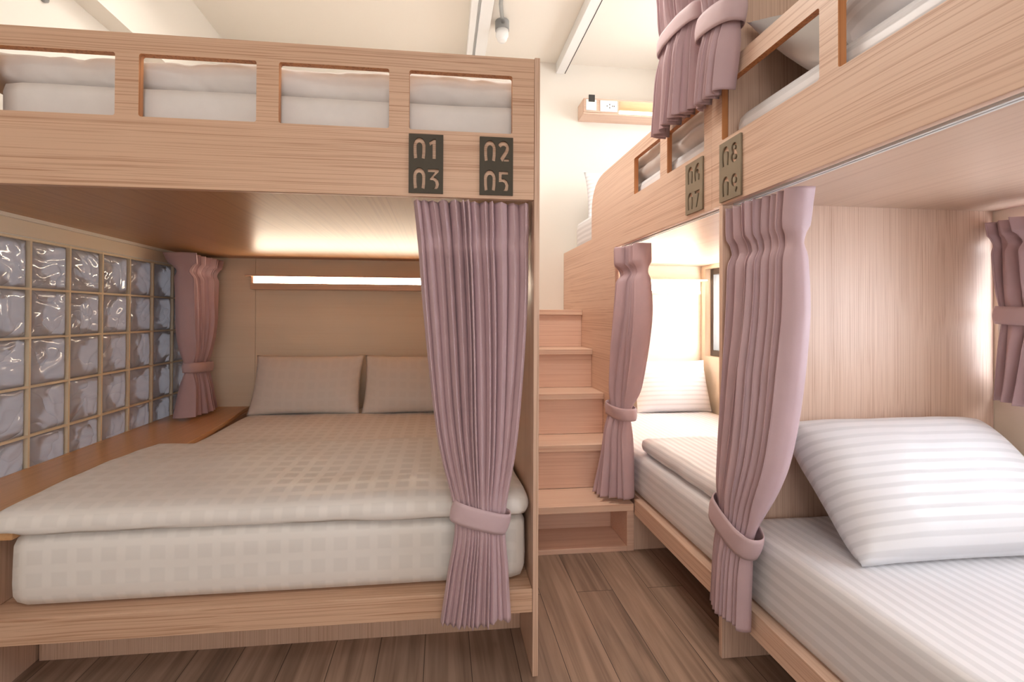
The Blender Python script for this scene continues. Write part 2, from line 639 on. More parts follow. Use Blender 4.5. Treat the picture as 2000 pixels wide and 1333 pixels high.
def pillow(name, mat, parent_label, cat, w, h, t, mtx, group=None, seed=0, prf=0.55, pinch=0.045, nx=44, ny=32):
    """w along local x, h along local y, thickness t along local z. mtx places it in the world"""
    vs, fs = [], []
    idx = {}
    so = Vector((seed * 3.7, seed * 9.1, 1.3))
    for side in (1, -1):
        for i in range(nx + 1):
            for j in range(ny + 1):
                border = i in (0, nx) or j in (0, ny)
                if border and side == -1:
                    idx[(side, i, j)] = idx[(1, i, j)]
                    continue
                u, v = 2 * i / nx - 1, 2 * j / ny - 1
                x = u * w / 2 * (1 - pinch * (1 - abs(v) ** 2.2) * abs(u) ** 3)
                y = v * h / 2 * (1 - pinch * 1.2 * (1 - abs(u) ** 2.2) * abs(v) ** 3)
                prof = ((1 - abs(u) ** 2.6) * (1 - abs(v) ** 2.6)) ** prf
                z = side * t / 2 * prof
                q = Vector((x, y, side * 0.2))
                z += side * prof * 0.012 * noise.noise(q * 6 + so)
                cw = (abs(u) * abs(v)) ** 3
                z += 0.006 * noise.noise(q * 14 + so) * (0.3 + cw)
                idx[(side, i, j)] = len(vs)
                vs.append(Vector((x, y, z)))
    for side in (1, -1):
        for i in range(nx):
            for j in range(ny):
                f = (idx[(side, i, j)], idx[(side, i + 1, j)], idx[(side, i + 1, j + 1)], idx[(side, i, j + 1)])
                fs.append(f if side == 1 else f[::-1])
    me = bpy.data.meshes.new(name)
    me.from_pydata([tuple(v) for v in vs], [], fs)
    me.update()
    o = bpy.data.objects.new(name, me)
    COL.objects.link(o)
    me.materials.append(mat)
    me.polygons.foreach_set('use_smooth', [True] * len(me.polygons))
    o.matrix_world = mtx
    tag(o, parent_label, cat, group)
    return o


def place(center, xdir, ydir):
    x = Vector(xdir).normalized()
    y = Vector(ydir)
    y = (y - x * y.dot(x)).normalized()
    z = x.cross(y)
    m_ = Matrix((x, y, z)).transposed().to_4x4()
    m_.translation = center
    return m_


def smoothkey(keys, t):
    """keys: list of (t, tuple of floats) -> smooth interpolation"""
    for a, b_ in zip(keys, keys[1:]):
        if t <= b_[0] or b_ is keys[-1]:
            q = (t - a[0]) / (b_[0] - a[0])
            q = min(1, max(0, q))
            i = keys.index(a)
            p0 = keys[max(i - 1, 0)][1]
            p3 = keys[min(i + 2, len(keys) - 1)][1]
            out = []
            for k in range(len(a[1])):
                y0, y1, y2, y3 = p0[k], a[1][k], b_[1][k], p3[k]
                m1, m2 = (y2 - y0) / 2, (y3 - y1) / 2
                out.append((2 * q**3 - 3 * q**2 + 1) * y1 + (q**3 - 2 * q**2 + q) * m1 + (-2 * q**3 + 3 * q**2) * y2 + (q**3 - q**2) * m2)
            return out


def curtain(label, cat_group, keys, n, tie, seed=1, rows=90, per=16, header=True, mat=None, rel=1.15):
    """keys: (t, left xyz, right xyz, fold depth) from top to bottom. tie: (left xyz, right xyz, depth, height)"""
    rnd = random.Random(seed)
    ks = [(k[0], list(k[1]) + list(k[2]) + [k[3]]) for k in keys]
    top = (Vector(keys[0][1]) + Vector(keys[0][2])) / 2
    bot = (Vector(keys[-1][1]) + Vector(keys[-1][2])) / 2
    root = thing('curtain', label, 'curtain', (bot.x, bot.y, bot.z), cat_group)
    ncol = n * per
    wid = [rnd.uniform(0.5, 1.7) for _ in range(n)]
    wid[-1] = max(wid[-1], 1.3)
    ampf = [rnd.uniform(0.45, 1.55) for _ in range(n + 1)]
    vs, fs = [], []
    ttie = tie[4] if tie and len(tie) > 4 else None
    for r in range(rows + 1):
        t = r / rows
        q = smoothkey(ks, t)
        pl, pr, amp = Vector(q[0:3]), Vector(q[3:6]), q[6]
        T = pr - pl
        T.z = 0
        wlen = T.length
        T.normalize()
        Nn = Vector((-T.y, T.x, 0))
        ww = [wid[i] * (1 + 0.75 * noise.noise(Vector((i * 2.3, t * 1.7, seed * 1.3)))) for i in range(n)]
        cum = [0]
        for w in ww: cum.append(cum[-1] + w / sum(ww))
        for c in range(ncol + 1):
            s = c / ncol * n
            i = min(int(s), n - 1)
            fr = s - i
            u = cum[i] + (cum[i + 1] - cum[i]) * fr
            u += 0.008 * noise.noise(Vector((s * 0.8, t * 3.0, seed)))
            ph = 2 * pi * fr
            a = rel * wlen / n * (ampf[i] * (1 - fr) + ampf[i + 1] * fr)
            a *= 1 + 0.3 * noise.noise(Vector((i * 1.7, t * 1.6, seed * 2.0)))
            if tie:
                zt_ = (tie[0][2] + tie[1][2]) / 2
                a *= 1 - 0.6 * math.exp(-((pl.z - zt_) / 0.07) ** 2)
            if header:
                # pinch pleats: tight line a hand below the heading, boxy above
                pin = math.exp(-((t - keys[0][4]) / 0.022) ** 2) if len(keys[0]) > 4 else 0
                a *= 1 - 0.45 * pin
            ex = 0.5 if t < 0.1 else 0.66
            if t < 0.1: a *= 1.25
            wv = 1 - 2 * abs(sin(pi * fr)) ** ex
            tg = -0.10 * (wlen / n) * sin(2 * ph)
            p = pl.lerp(pr, u) + Nn * (a * wv) + T * tg
            p -= Nn * (amp * 0.75 * (sin(pi * u) ** 0.8 if 0 < u < 1 else 0) * min(1, max(0, (t - 0.1) / 0.3)))
            if r == 0: p.z += 0.004 * noise.noise(Vector((s * 2, seed, 0)))
            if r == rows: p.z += 0.012 * noise.noise(Vector((s * 0.5, seed, 4)))
            p += Nn * (0.25 * amp * noise.noise(Vector((s * 0.35, t * 2.0, seed * 3.0))))
            vs.append(p)
    for r in range(rows):
        for c in range(ncol):
            k = r * (ncol + 1) + c
            fs.append((k, k + 1, k + ncol + 2, k + ncol + 1))
    MB().add(vs, fs).build('curtain_cloth', mat or MAUVE, root, smooth=True, solid=0.0022)
    if tie:
        pl, pr, dep, hh = Vector(tie[0]), Vector(tie[1]), tie[2], tie[3]
        c = (pl + pr) / 2
        T = pr - pl
        half = T.length / 2 * 1.03
        dep = max(dep, 0.026 + 0.42 * rel * T.length / n * 1.25 + 0.005)
        T.normalize()
        N2 = Vector((-T.y, T.x, 0)).normalized()
        U = T.cross(N2)
        if U.z < 0: U = -U
        vs, fs = [], []
        K, H = 56, 6
        for h in range(H + 1):
            for k in range(K):
                q = 2 * pi * k / K
                cx = abs(cos(q)) ** 0.75 * (1 if cos(q) >= 0 else -1)
                sx = abs(sin(q)) ** 0.75 * (1 if sin(q) >= 0 else -1)
                bul = 1 - 0.05 * (2 * h / H - 1) ** 2
                wob = 0.003 * noise.noise(Vector((q * 2.0, h * 0.3, seed)))
                vs.append(c + T * (cx * half * bul) + N2 * (sx * dep * bul + wob) + U * ((h / H - 0.5) * hh))
        for h in range(H):
            for k in range(K):
                fs.append((h * K + k, h * K + (k + 1) % K, (h + 1) * K + (k + 1) % K, (h + 1) * K + k))
        MB().add(vs, fs).build('tieback', MAUVET, root, smooth=True, solid=0.003)
    return root


# ------------------------------------------------------------------ the room
XL, XR_, YB, YF, ZC = -1.655, 1.96, 3.45, -2.2, 3.08
struct('floor', box('floor', FLOORM, None, -1.9, 2.1, YF - 0.1, YB + 0.1, -0.05, 0.0, 0))
struct('ceiling', box('ceiling', CEILM, None, -1.9, 2.1, YF - 0.1, YB + 0.1, ZC, ZC + 0.08, 0))
struct('wall_back', box('wall_back', WALLM, None, -1.9, 2.1, YB, YB + 0.1, 0, ZC, 0))


def wall_x(name, xa, xb, y0, y1, z0, z1, holes, mat, inner):
    lo = [(y0, z0), (y1, z0), (y1, z1), (y0, z1)]
    hs = [[(a, c), (b_, c), (b_, d), (a, d)] for a, b_, c, d in holes]
    return struct(name, sheet2d(name, [lo] + hs, xb - xa, lambda a, b_, t: (xa + t, a, b_), mat, None))


GY0, GY1, GZ0, GZ1 = 1.30, 3.27, 0.47, 1.441
wall_x('wall_left', -1.72, XL, YF, YB, 0, ZC, [(GY0, GY1, GZ0, GZ1)], WALLM, 1)
RW = [(2.3, 3.25, 0.84, 1.49), (0.1, 1.425, 0.872, 1.47), (1.75, 3.2, 2.05, 2.75)]
wall_x('wall_right', XR_, 2.08, YF, YB, 0, ZC, RW, BEIGE, -1)
lo = [(-1.9, 0), (2.1, 0), (2.1, ZC), (-1.9, ZC)]
struct('wall_front', sheet2d('wall_front', [lo, [(-1.1, 0.85), (1.3, 0.85), (1.3, 2.35), (-1.1, 2.35)]], 0.1,
                             lambda a, b_, t: (a, YF - 0.1 + t, b_), WALLM, None))
# beam along the top of the left wall, and the pale strip under the bunk
struct('trim_1', box('trim_1', WALLM, None, XL + 0.0005, -1.55, YF + 0.001, YB - 0.001, 2.545, ZC - 0.001, 0))
struct('trim_2', box('trim_2', TRIMW, None, XL + 0.001, XL + 0.014, 1.47, 3.298, 1.503, 1.519))
struct('trim_3', box('trim_3', BEIGE, None, XL + 0.001, XL + 0.004, 1.30, 3.298, 1.4415, 1.5025))

# glass block window
w1 = thing('window_1', None, None, (-1.68, 2.3, GZ0))
w1['kind'] = 'structure'
yg, zg = 2.0616, 1.2339
mort = MB()
for k in range(-4, 8):
    y = yg + 0.2 * k
    if GY0 - 0.02 < y < GY1: mort.box(-1.70, -1.6665, y - 0.0045, y + 0.0045, GZ0 + 0.001, 1.4395)
for j in range(-1, 5):
    z = zg - 0.2 * j
    z0, z1 = z - 0.0045, min(z + 0.0045, 1.4395)
    if z0 > GZ0: mort.box(-1.701, -1.667, GY0 + 0.001, GY1 - 0.001, z0, z1)
mort.build('mortar_grid', MORTAR, w1)
rnd = random.Random(5)


def block(y0, y1, z0, z1, seed):
    """one hollow-looking pressed glass block, face bulged and rippled"""
    nx = 18
    vs, fs = [], []
    so = Vector((seed * 1.37, seed * 2.11, seed * 0.7))
    for i in range(nx + 1):
        for j in range(nx + 1):
            u, v = 2 * i / nx - 1, 2 * j / nx - 1
            rim = max(abs(u), abs(v))
            d = 0.010 if rim < 0.88 else (0.010 - 0.004 * math.exp(-((rim - 0.9) / 0.03) ** 2) if rim < 0.97 else 0.0)
            p = Vector((u * 1.5, v * 1.5, 0))
            if rim < 0.85:
                a = noise.noise(p * 0.9 + so)
                d += 0.007 * sin(9 * (u * cos(seed) + v * sin(seed)) + 5 * a) * (1 - rim ** 4) * 0.6
            vs.append((-1.683 + d, y0 + (y1 - y0) * i / nx, z0 + (z1 - z0) * j / nx))
    for i in range(nx):
        for j in range(nx):
            k = i * (nx + 1) + j
            fs.append((k, k + 1, k + nx + 2, k + nx + 1))
    base = len(vs)
    vs += [(-1.71, y0, z0), (-1.71, y1, z0), (-1.71, y1, z1), (-1.71, y0, z1)]
    fs.append((base, base + 1, base + 2, base + 3))
    e0 = [i * (nx + 1) for i in range(nx + 1)]
    e1 = [i * (nx + 1) + nx for i in range(nx + 1)]
    e2 = list(range(nx + 1))
    e3 = [nx * (nx + 1) + j for j in range(nx + 1)]
    fs.append(tuple(e0) + (base + 1, base))
    fs.append(tuple(e1) + (base + 2, base + 3))
    fs.append(tuple(e2) + (base + 3, base))
    fs.append(tuple(e3) + (base + 2, base + 1))
    return vs, fs


gb = MB()
for k in range(-4, 7):
    for j in range(-1, 4):
        y0, y1 = yg + 0.2 * k + 0.0042, yg + 0.2 * (k + 1) - 0.0042
        z1, z0 = zg - 0.2 * j - 0.0042, max(zg - 0.2 * (j + 1) + 0.0042, GZ0 + 0.002)
        y0, y1 = max(y0, GY0 + 0.002), min(y1, GY1 - 0.002)
        if y1 - y0 < 0.03 or z1 - z0 < 0.03: continue
        gb.add(*block(y0, y1, z0, z1, rnd.uniform(0, 6.28)))
gb.build('glass_blocks', GLASSB, w1, smooth=True)


# right hand windows
def side_window(name, y0, y1, z0, z1, mull):
    w = thing(name, None, None, (2.0, (y0 + y1) / 2, z0))
    w['kind'] = 'structure'
    fr = MB()
    g = 0.002
    for a, b_, c, d in ((y0 + g, y0 + 0.04, z0 + g, z1 - g), (y1 - 0.04, y1 - g, z0 + g, z1 - g),
                        (y0 + 0.04, y1 - 0.04, z0 + g, z0 + 0.045), (y0 + 0.04, y1 - 0.04, z1 - 0.045, z1 - g)):
        fr.box(2.0, 2.05, a, b_, c, d)
    if mull: fr.box(2.005, 2.045, (y0 + y1) / 2 - 0.02, (y0 + y1) / 2 + 0.02, z0 + 0.045, z1 - 0.045)
    fr.build('window_frame', FRAME, w, 0.002)
    MB().box(2.022, 2.027, y0 + 0.035, y1 - 0.035, z0 + 0.04, z1 - 0.04).build('pane', PANE, w)


for i, (a, b_, c, d) in enumerate(RW):
    side_window('window_%d' % (i + 2), a, b_, c, d, True)
# grey speck in the upper left recess
f1 = thing('wall_hook', 'small dark grey round fixture high on the upper left wall', 'hook', (XL, 2.08, 2.42))
mb = MB()
vs, fs = [], []
K = 20
for i, (r, x) in enumerate(((0.018, XL), (0.018, XL + 0.012), (0.008, XL + 0.02))):
    for k in range(K):
        q = 2 * pi * k / K
        vs.append((x, 2.085 + r * cos(q), 2.445 + r * sin(q)))
for i in range(2):
    for k in range(K):
        fs.append((i * K + k, i * K + (k + 1) % K, (i + 1) * K + (k + 1) % K, (i + 1) * K + k))
fs.append(tuple(range(K))); fs.append(tuple(2 * K + k for k in range(K)))
MB().add(vs, fs).build('hook_body', GREYP, f1, smooth=False)

# ------------------------------------------------------------------ left double bunk
D, T_ = 1.4284, 0.022
xa, xb = -1.336, 0.288
lb = thing('bunk_bed', 'double bunk bed of ash laminate beside the glass block window, plates 01 to 05', 'bunk bed', (-0.52, 2.4, 0))
ZT, ZFB = 1.949, 1.5009
holes = [rrect(-1.267, -0.942, 1.707, 1.890), rrect(-0.878, -0.553, 1.707, 1.890),
         rrect(-0.489, -0.165, 1.707, 1.890), rrect(-0.104, 0.217, 1.707, 1.890)]
sheet2d('guard_panel', [[(-1.652, ZFB), (xb - 0.001, ZFB), (xb - 0.001, ZT), (-1.652, ZT)]] + holes, T_,
        lambda a, b_, t: (a, D + t, b_), WOOD['X'], lb, 0.0012, EDGE)
box('side_panel', WOODF['Z'], lb, xb, 0.3056, D - 0.001, 3.30, 0, 1.953)
box('bed_rail', WOOD['X'], lb, -1.65, xb - 0.001, D, D + 0.03, 0.2014, 0.2745)
box('bed_platform', WOOD['X'], lb, -1.30, xb - 0.001, D + 0.031, 3.299, 0.215, 0.2725, 0)
box('kick_panel', WOODF['Z'], lb, -1.30, xb - 0.001, 1.655, 1.673, 0, 0.2005)
box('support_panel', WOODF['Z'], lb, -1.336, -1.3085, D + 0.012, 3.29, 0, 0.2005)
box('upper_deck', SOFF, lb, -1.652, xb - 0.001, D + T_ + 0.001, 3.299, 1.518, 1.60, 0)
box('headboard', HEADB, lb, -1.652, -1.272, 3.302, 3.449, 0, 1.60, 0.001)
box('headboard', HEADB, lb, -1.270, 0.3056, 3.302, 3.449, 0, 1.60, 0.001)
box('back_cap', WOODF['X'], lb, -1.652, 0.3056, 3.301, 3.449, 1.6005, 1.95)
# ledge along the glass blocks, its inner edge slightly skewed as in the picture
led = thing('window_ledge', 'brown wooden ledge running below the glass blocks beside the double bed', 'ledge', (-1.45, 2.4, 0))
sheet2d('ledge_top', [[(-1.653, D + 0.035), (-1.225, D + 0.035), (-1.222, 2.3), (-1.236, 2.62), (-1.262, 2.92), (-1.30, 3.2), (-1.306, 3.30),
                       (-1.653, 3.30)]], 0.026, lambda a, b_, t: (a, b_, 0.481 + t), LEDGE, led, 0.003)
sheet2d('ledge_sill', [[(-1.6535, GY0 + 0.002), (-1.6535, GY1 - 0.002), (-1.67, GY1 - 0.002), (-1.67, GY0 + 0.002)]], 0.026,
        lambda a, b_, t: (a, b_, 0.481 + t), LEDGE, led)
box('ledge_front', WOODF['Z'], led, -1.3065, -1.29, D + 0.04, 3.29, 0.2735, 0.480)

# number plates with cut-out figures


def stroke(pts, w):
    P = [Vector(p) for p in pts]
    L_, R_ = [], []
    for i, p in enumerate(P):
        d0 = (P[i] - P[i - 1]).normalized() if i > 0 else None
        d1 = (P[i + 1] - P[i]).normalized() if i < len(P) - 1 else None
        if d0 is None: d0 = d1
        if d1 is None: d1 = d0
        n0, n1 = Vector((-d0.y, d0.x)), Vector((-d1.y, d1.x))
        mm = (n0 + n1)
        mm = mm / max(0.55, mm.length_squared / 2) if mm.length > 1e-6 else n0
        L_.append(p + mm * w / 2)
        R_.append(p - mm * w / 2)
    return [tuple(q) for q in L_ + R_[::-1]]


def arc(cx, cy, rx, ry, a0, a1, n=14):
    return [(cx + rx * cos(radians(a0 + (a1 - a0) * i / n)), cy + ry * sin(radians(a0 + (a1 - a0) * i / n))) for i in range(n + 1)]


SW = 0.25
GLYPH = {
    '0': [stroke([(0.21, 0.0), (0.16, 0.3), (0.15, 0.6)] + arc(0.5, 0.62, 0.35, 0.30, 180, 0, 16) + [(0.85, 0.6), (0.84, 0.3), (0.79, 0.0)], SW)],
    '1': [[(0.42, 0.0), (0.42, 0.74), (0.22, 0.66), (0.14, 0.84), (0.52, 1.0), (0.68, 1.0), (0.68, 0.0)]],
    '2': [stroke(arc(0.48, 0.70, 0.34, 0.22, 165, -20, 14) + [(0.74, 0.52), (0.30, 0.06)], SW)[:],
          [(0.46, 0.0), (0.95, 0.0), (0.95, 0.14), (0.56, 0.14)]],
    '3': [[(0.06, 1.0), (0.92, 1.0), (0.92, 0.86), (0.52, 0.60), (0.70, 0.56), (0.88, 0.44), (0.95, 0.25), (0.88, 0.08), (0.78, 0.0),
           (0.46, 0.0), (0.62, 0.08), (0.69, 0.22), (0.64, 0.36), (0.48, 0.43), (0.26, 0.44), (0.22, 0.52), (0.60, 0.84), (0.06, 0.84)]],
    '5': [[(0.12, 1.0), (0.88, 1.0), (0.88, 0.84), (0.36, 0.84), (0.36, 0.62), (0.58, 0.62), (0.80, 0.52), (0.92, 0.32), (0.88, 0.1), (0.80, 0.0),
           (0.46, 0.0), (0.60, 0.10), (0.66, 0.26), (0.58, 0.40), (0.42, 0.46), (0.12, 0.44)]],
    '6': [stroke([(0.80, 0.86), (0.62, 0.91), (0.42, 0.86), (0.22, 0.66), (0.15, 0.40), (0.22, 0.0)], SW),
          stroke([(0.36, 0.52), (0.56, 0.56), (0.78, 0.46), (0.85, 0.28), (0.78, 0.0)], SW)],
    '7': [[(0.06, 1.0), (0.94, 1.0), (0.94, 0.84), (0.50, 0.0), (0.22, 0.0), (0.64, 0.83), (0.06, 0.83)]],
    '8': [[(0.5 + q[0], q[1]) for q in
           [(x - 0.5, y) for x, y in arc(0.5, 0.74, 0.38, 0.26, -48, 228, 22) + arc(0.5, 0.27, 0.45, 0.29, 132, 408, 22)]],
          arc(0.5, 0.76, 0.13, 0.11, 0, 337, 15), arc(0.5, 0.27, 0.17, 0.13, 0, 337, 15)],
    '9': [arc(0.5, 0.66, 0.43, 0.34, 0, 345, 23), arc(0.5, 0.67, 0.17, 0.16, 0, 337, 15),
          stroke([(0.84, 0.27), (0.80, 0.16), (0.62, 0.02)], 0.22)],
}


def number_plate(rows, a0, b0, w, h, thick, frame, mat, label, parent_name):
    """plate lower-left corner (a0, b0) in panel coordinates"""
    root = thing('number_plate', label, 'number plate', frame(a0 + w / 2, b0, 0), 'bunk number plates')
    loops = [[(a0, b0), (a0 + w, b0), (a0 + w, b0 + h), (a0, b0 + h)]]
    gw, gh = 0.039, 0.0615
    for r, txt in enumerate(rows):
        yb_ = b0 + h * (0.585 if r == 0 else 0.075)
        for c, ch in enumerate(txt):
            xb_ = a0 + w * (0.12 if c == 0 else 0.53)
            for lp in GLYPH[ch]:
                loops.append([(xb_ + p[0] * gw, yb_ + p[1] * gh) for p in lp])
    sheet2d('plate', loops, thick, frame, mat, root)
    return root


fl = lambda a, b_, t: (a, D - 0.0005 - t, b_)
number_plate(['01', '03'], -0.104, 1.510, 0.105, 0.1815, 0.006, fl, PLATE, 'dark number plate reading 01 and 03 on the double bunk', lb)
number_plate(['02', '05'], 0.114, 1.511, 0.105, 0.1815, 0.006, fl, PLATE, 'dark number plate reading 02 and 05 near the bunk corner', lb)

# bedding of the double bed
mm = soft_box(-1.245, 0.276, 1.466, 3.27, 0.2735, 0.497, 0.045, 0.05, 0.006, 2, 2.5)
tag(mm.build('mattress', CHECK, smooth=True), 'white checked double mattress on the lower bed beside the glass blocks', 'mattress')


def duv(p):
    q = p.copy()
    # front edge slumps, right side drops along the panel
    f = max(0, (1.62 - q.y) / 0.18)
    if q.z > 0.51: q.z -= 0.018 * min(1, f) ** 2
    b_ = max(0, (q.y - 1.9) / 0.33)
    if q.z > 0.51: q.z -= 0.022 * min(1, b_)
    lf = min(1, max(0, (-1.19 - q.x) / 0.03))
    if q.z < 0.509: q.z += (0.509 - q.z) * lf
    return q


mm = soft_box(-1.285, 0.280, 1.450, 2.235, 0.4985, 0.572, 0.036, 0.03, 0.010, 7, 3.2, duv)
tag(mm.build('duvet', CHECK, smooth=True), 'white checked duvet folded over the front half of the double bed', 'duvet')
pillow('pillow', CHECKS, 'white pillow against the headboard nearest the glass block window', 'pillow', 0.70, 0.40, 0.15,
       place((-0.873, 3.125, 0.678), (1, -0.02, 0), (0.03, 0.42, 1)), 'double bed pillows', 1)
pillow('pillow', CHECKS, 'white pillow against the headboard half hidden by the front mauve curtain', 'pillow', 0.70, 0.40, 0.15,
       place((-0.165, 3.115, 0.676), (1, -0.01, 0), (-0.02, 0.42, 1)), 'double bed pillows', 2)
# upper bed
mm = soft_box(-1.278, 0.272, 1.462, 3.28, 1.601, 1.815, 0.03, 0.06, 0.004, 3, 2.5)
tag(mm.build('mattress', COTTON, smooth=True), 'white mattress of the upper double bed behind the guard openings', 'mattress')


def rumple(p):
    q = p.copy()
    c = noise.noise(Vector((q.x * 16 + q.z * 22, q.y * 6, 2.0)))
    d = noise.noise(Vector((q.x * 5, q.y * 3, 8.0)))
    q.z += 0.007 * c + 0.012 * d * (1 if q.z > 1.86 else 0)
    q.y += 0.012 * (abs(c) - 0.2) + 0.012 * d
    return q


mm = soft_box(-1.40, 0.27, 1.478, 2.3, 1.8165, 1.915, 0.05, 0.018, 0.009, 9, 5.0, rumple, nzmin=14)
tag(mm.build('duvet', COTTON, smooth=True), 'crumpled white duvet on the upper double bed behind the guard openings', 'duvet')

# light shelf on the headboard


def light_shelf(label, x0, x1, yf, yb_, z0, z1, over, led_x, mat, led_mat, lip=0.025, sock=None):
    root = thing('light_shelf', label, 'light shelf', ((x0 + x1) / 2, yb_, z0))
    box('top_board', mat, root, x0 - over, x1 + over, yf, yb_, z1 - 0.010, z1)
    box('front_lip', mat, root, x0, x1, yf + 0.006, yf + 0.018, z0, z0 + lip)
    box('bottom_board', mat, root, x0, x1, yf + 0.0185, yb_, z0, z0 + 0.012)
    box('end_board', mat, root, x0, x0 + 0.014, yf + 0.0185, yb_, z0 + 0.0125, z1 - 0.0105)
    box('end_board', mat, root, x1 - 0.014, x1, yf + 0.0185, yb_, z0 + 0.0125, z1 - 0.0105)
    box('led_strip', led_mat, root, led_x[0], led_x[1], yf + 0.022, yf + 0.034, z0 + 0.0135, z0 + 0.0135 + lip + 0.02, 0)
    return root


light_shelf('lit wooden light shelf on the headboard above the double bed', -1.275, 0.20, 3.215, 3.3015, 1.303, 1.4, 0.035,
            (-1.255, 0.18), WOODF['X'], LED, 0.042)

# ------------------------------------------------------------------ right pair of bunks
XR = 0.9284
rb = thing('bunk_bed', 'long two bay bunk bed of ash laminate on the right, plates 06 to 09', 'bunk bed', (1.44, 1.3, 0))
fr = lambda a, b_, t: (XR + t, a, b_)
crv = [(2.79, 1.80), (2.782, 1.84), (2.765, 1.878), (2.742, 1.907), (2.712, 1.932), (2.675, 1.950), (2.63, 1.961), (2.58, 1.966)]
far_loop = [(1.50, 1.507), (2.397, 1.507), (2.397, 0.0), (3.449, 0.0), (3.449, 1.614), (2.79, 1.614)] + crv + [(1.50, 1.966)]
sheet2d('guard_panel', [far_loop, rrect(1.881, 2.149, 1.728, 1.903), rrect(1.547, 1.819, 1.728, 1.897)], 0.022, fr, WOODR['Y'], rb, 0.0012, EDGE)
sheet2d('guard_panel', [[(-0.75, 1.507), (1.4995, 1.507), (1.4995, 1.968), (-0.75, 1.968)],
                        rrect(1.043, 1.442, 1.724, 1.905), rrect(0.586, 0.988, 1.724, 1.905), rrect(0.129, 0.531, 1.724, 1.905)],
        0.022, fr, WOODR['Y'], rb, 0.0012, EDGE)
YP = 1.4392
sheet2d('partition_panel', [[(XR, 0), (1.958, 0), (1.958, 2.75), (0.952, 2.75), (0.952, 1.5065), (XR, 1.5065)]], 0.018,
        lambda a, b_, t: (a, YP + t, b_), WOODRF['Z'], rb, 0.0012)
box('upper_deck', SOFFR, rb, 0.951, 1.958, -0.75, YP - 0.001, 1.515, 1.60, 0)
box('upper_deck', SOFFR, rb, 0.951, 1.958, YP + 0.019, 3.299, 1.515, 1.60, 0)
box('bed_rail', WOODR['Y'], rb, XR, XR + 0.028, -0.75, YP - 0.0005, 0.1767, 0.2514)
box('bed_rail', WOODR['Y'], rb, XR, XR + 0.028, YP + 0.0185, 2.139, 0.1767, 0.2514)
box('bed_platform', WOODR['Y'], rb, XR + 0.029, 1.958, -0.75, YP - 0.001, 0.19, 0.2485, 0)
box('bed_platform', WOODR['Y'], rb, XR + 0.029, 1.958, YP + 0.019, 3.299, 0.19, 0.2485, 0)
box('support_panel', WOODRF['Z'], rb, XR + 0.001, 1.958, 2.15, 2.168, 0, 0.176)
box('headboard', HEADW, rb, 0.951, 1.958, 3.301, 3.449, 0, 1.60, 0.001)
fp = lambda a, b_, t: (XR - 0.0005 - t, -a, b_)
number_plate(['06', '07'], -1.660, 1.519, 0.112, 0.190, 0.007, fp, PLATEG, 'lit olive number plate reading 06 and 07 on the far bay', rb)
number_plate(['08', '09'], -1.4445, 1.5145, 0.109, 0.194, 0.007, fp, PLATEG, 'lit olive number plate reading 08 and 09 beside the partition', rb)
# curtain tracks under the bunk edges


def track(name_label, x0, x1, y0, y1, z0, z1, along='Y'):
    root = thing('curtain_track', name_label, 'curtain track', ((x0 + x1) / 2, (y0 + y1) / 2, z0))
    w = ((x1 - x0) if along == 'Y' else (y1 - y0))
    a = w * 0.36
    if along == 'Y':
        MB().box(x0, x0 + a, y0, y1, z0, z1).box(x1 - a, x1, y0, y1, z0, z1).box(x0 + a, x1 - a, y0, y1, z0 + (z1 - z0) * .7, z1).build('rail', WHITEP, root)
        MB().box(x0 + a + .0003, x1 - a - .0003, y0 + .002, y1 - .002, z0 + (z1 - z0) * .45, z0 + (z1 - z0) * .69).build('slot', SLOT, root)
    else:
        MB().box(x0, x1, y0, y0 + a, z0, z1).box(x0, x1, y1 - a, y1, z0, z1).box(x0, x1, y0 + a, y1 - a, z0 + (z1 - z0) * .7, z1).build('rail', WHITEP, root)
        MB().box(x0 + .002, x1 - .002, y0 + a + .0003, y1 - a - .0003, z0 + (z1 - z0) * .45, z0 + (z1 - z0) * .69).build('slot', SLOT, root)
    return root


track('thin white curtain track under the near right bunk above the striped pillow', 0.962, 0.982, -0.7, 1.43, 1.505, 1.5147)
track('thin white curtain track under the far right bunk by the stairs', 0.962, 0.982, 1.47, 2.39, 1.505, 1.5147)
track('thin curtain track under the front edge of the double bunk', -1.5, 0.28, 1.4545, 1.4745, 1.508, 1.5177, 'X')

# near lower bed
mm = soft_box(0.956, 1.95, -0.70, 1.425, 0.2525, 0.472, 0.022, 0.03, 0.003, 4, 2.2)
tag(mm.build('mattress', STRX, smooth=True), 'white striped mattress on the near right lower bed', 'mattress')
pillow('pillow', STRP, 'large white striped pillow leaning on the partition of the near right bed', 'pillow', 0.72, 0.43, 0.22,
       place((1.458, 1.243, 0.634), (1, -0.01, 0.0), (0.06, 0.60, 0.62)), 'right bunk pillows', 5, pinch=0.03, prf=0.42)
# far lower bed
mm = soft_box(0.956, 1.93, 1.475, 3.285, 0.2495, 0.455, 0.035, 0.05, 0.004, 5, 2.2)
tag(mm.build('mattress', STRX, smooth=True), 'white striped mattress on the far right lower bed by the stairs', 'mattress')
mm = soft_box(0.985, 1.9, 1.50, 2.22, 0.4565, 0.53, 0.036, 0.03, 0.010, 11, 4.0)
tag(mm.build('duvet', STRX, smooth=True), 'white duvet folded at the foot of the far right lower bed', 'duvet')
pillow('pillow', STRP, 'sunlit white pillow against the headboard of the far right lower bed', 'pillow', 0.56, 0.38, 0.15,
       place((1.645, 3.155, 0.630), (1, 0, 0), (0, 0.32, 1)), 'right bunk pillows', 6)
light_shelf('lit wooden light shelf above the far right lower pillow', 1.10, 1.90, 3.2, 3.3005, 1.30, 1.407, 0.05,
            (1.12, 1.87), HEADW, LED, 0.02)
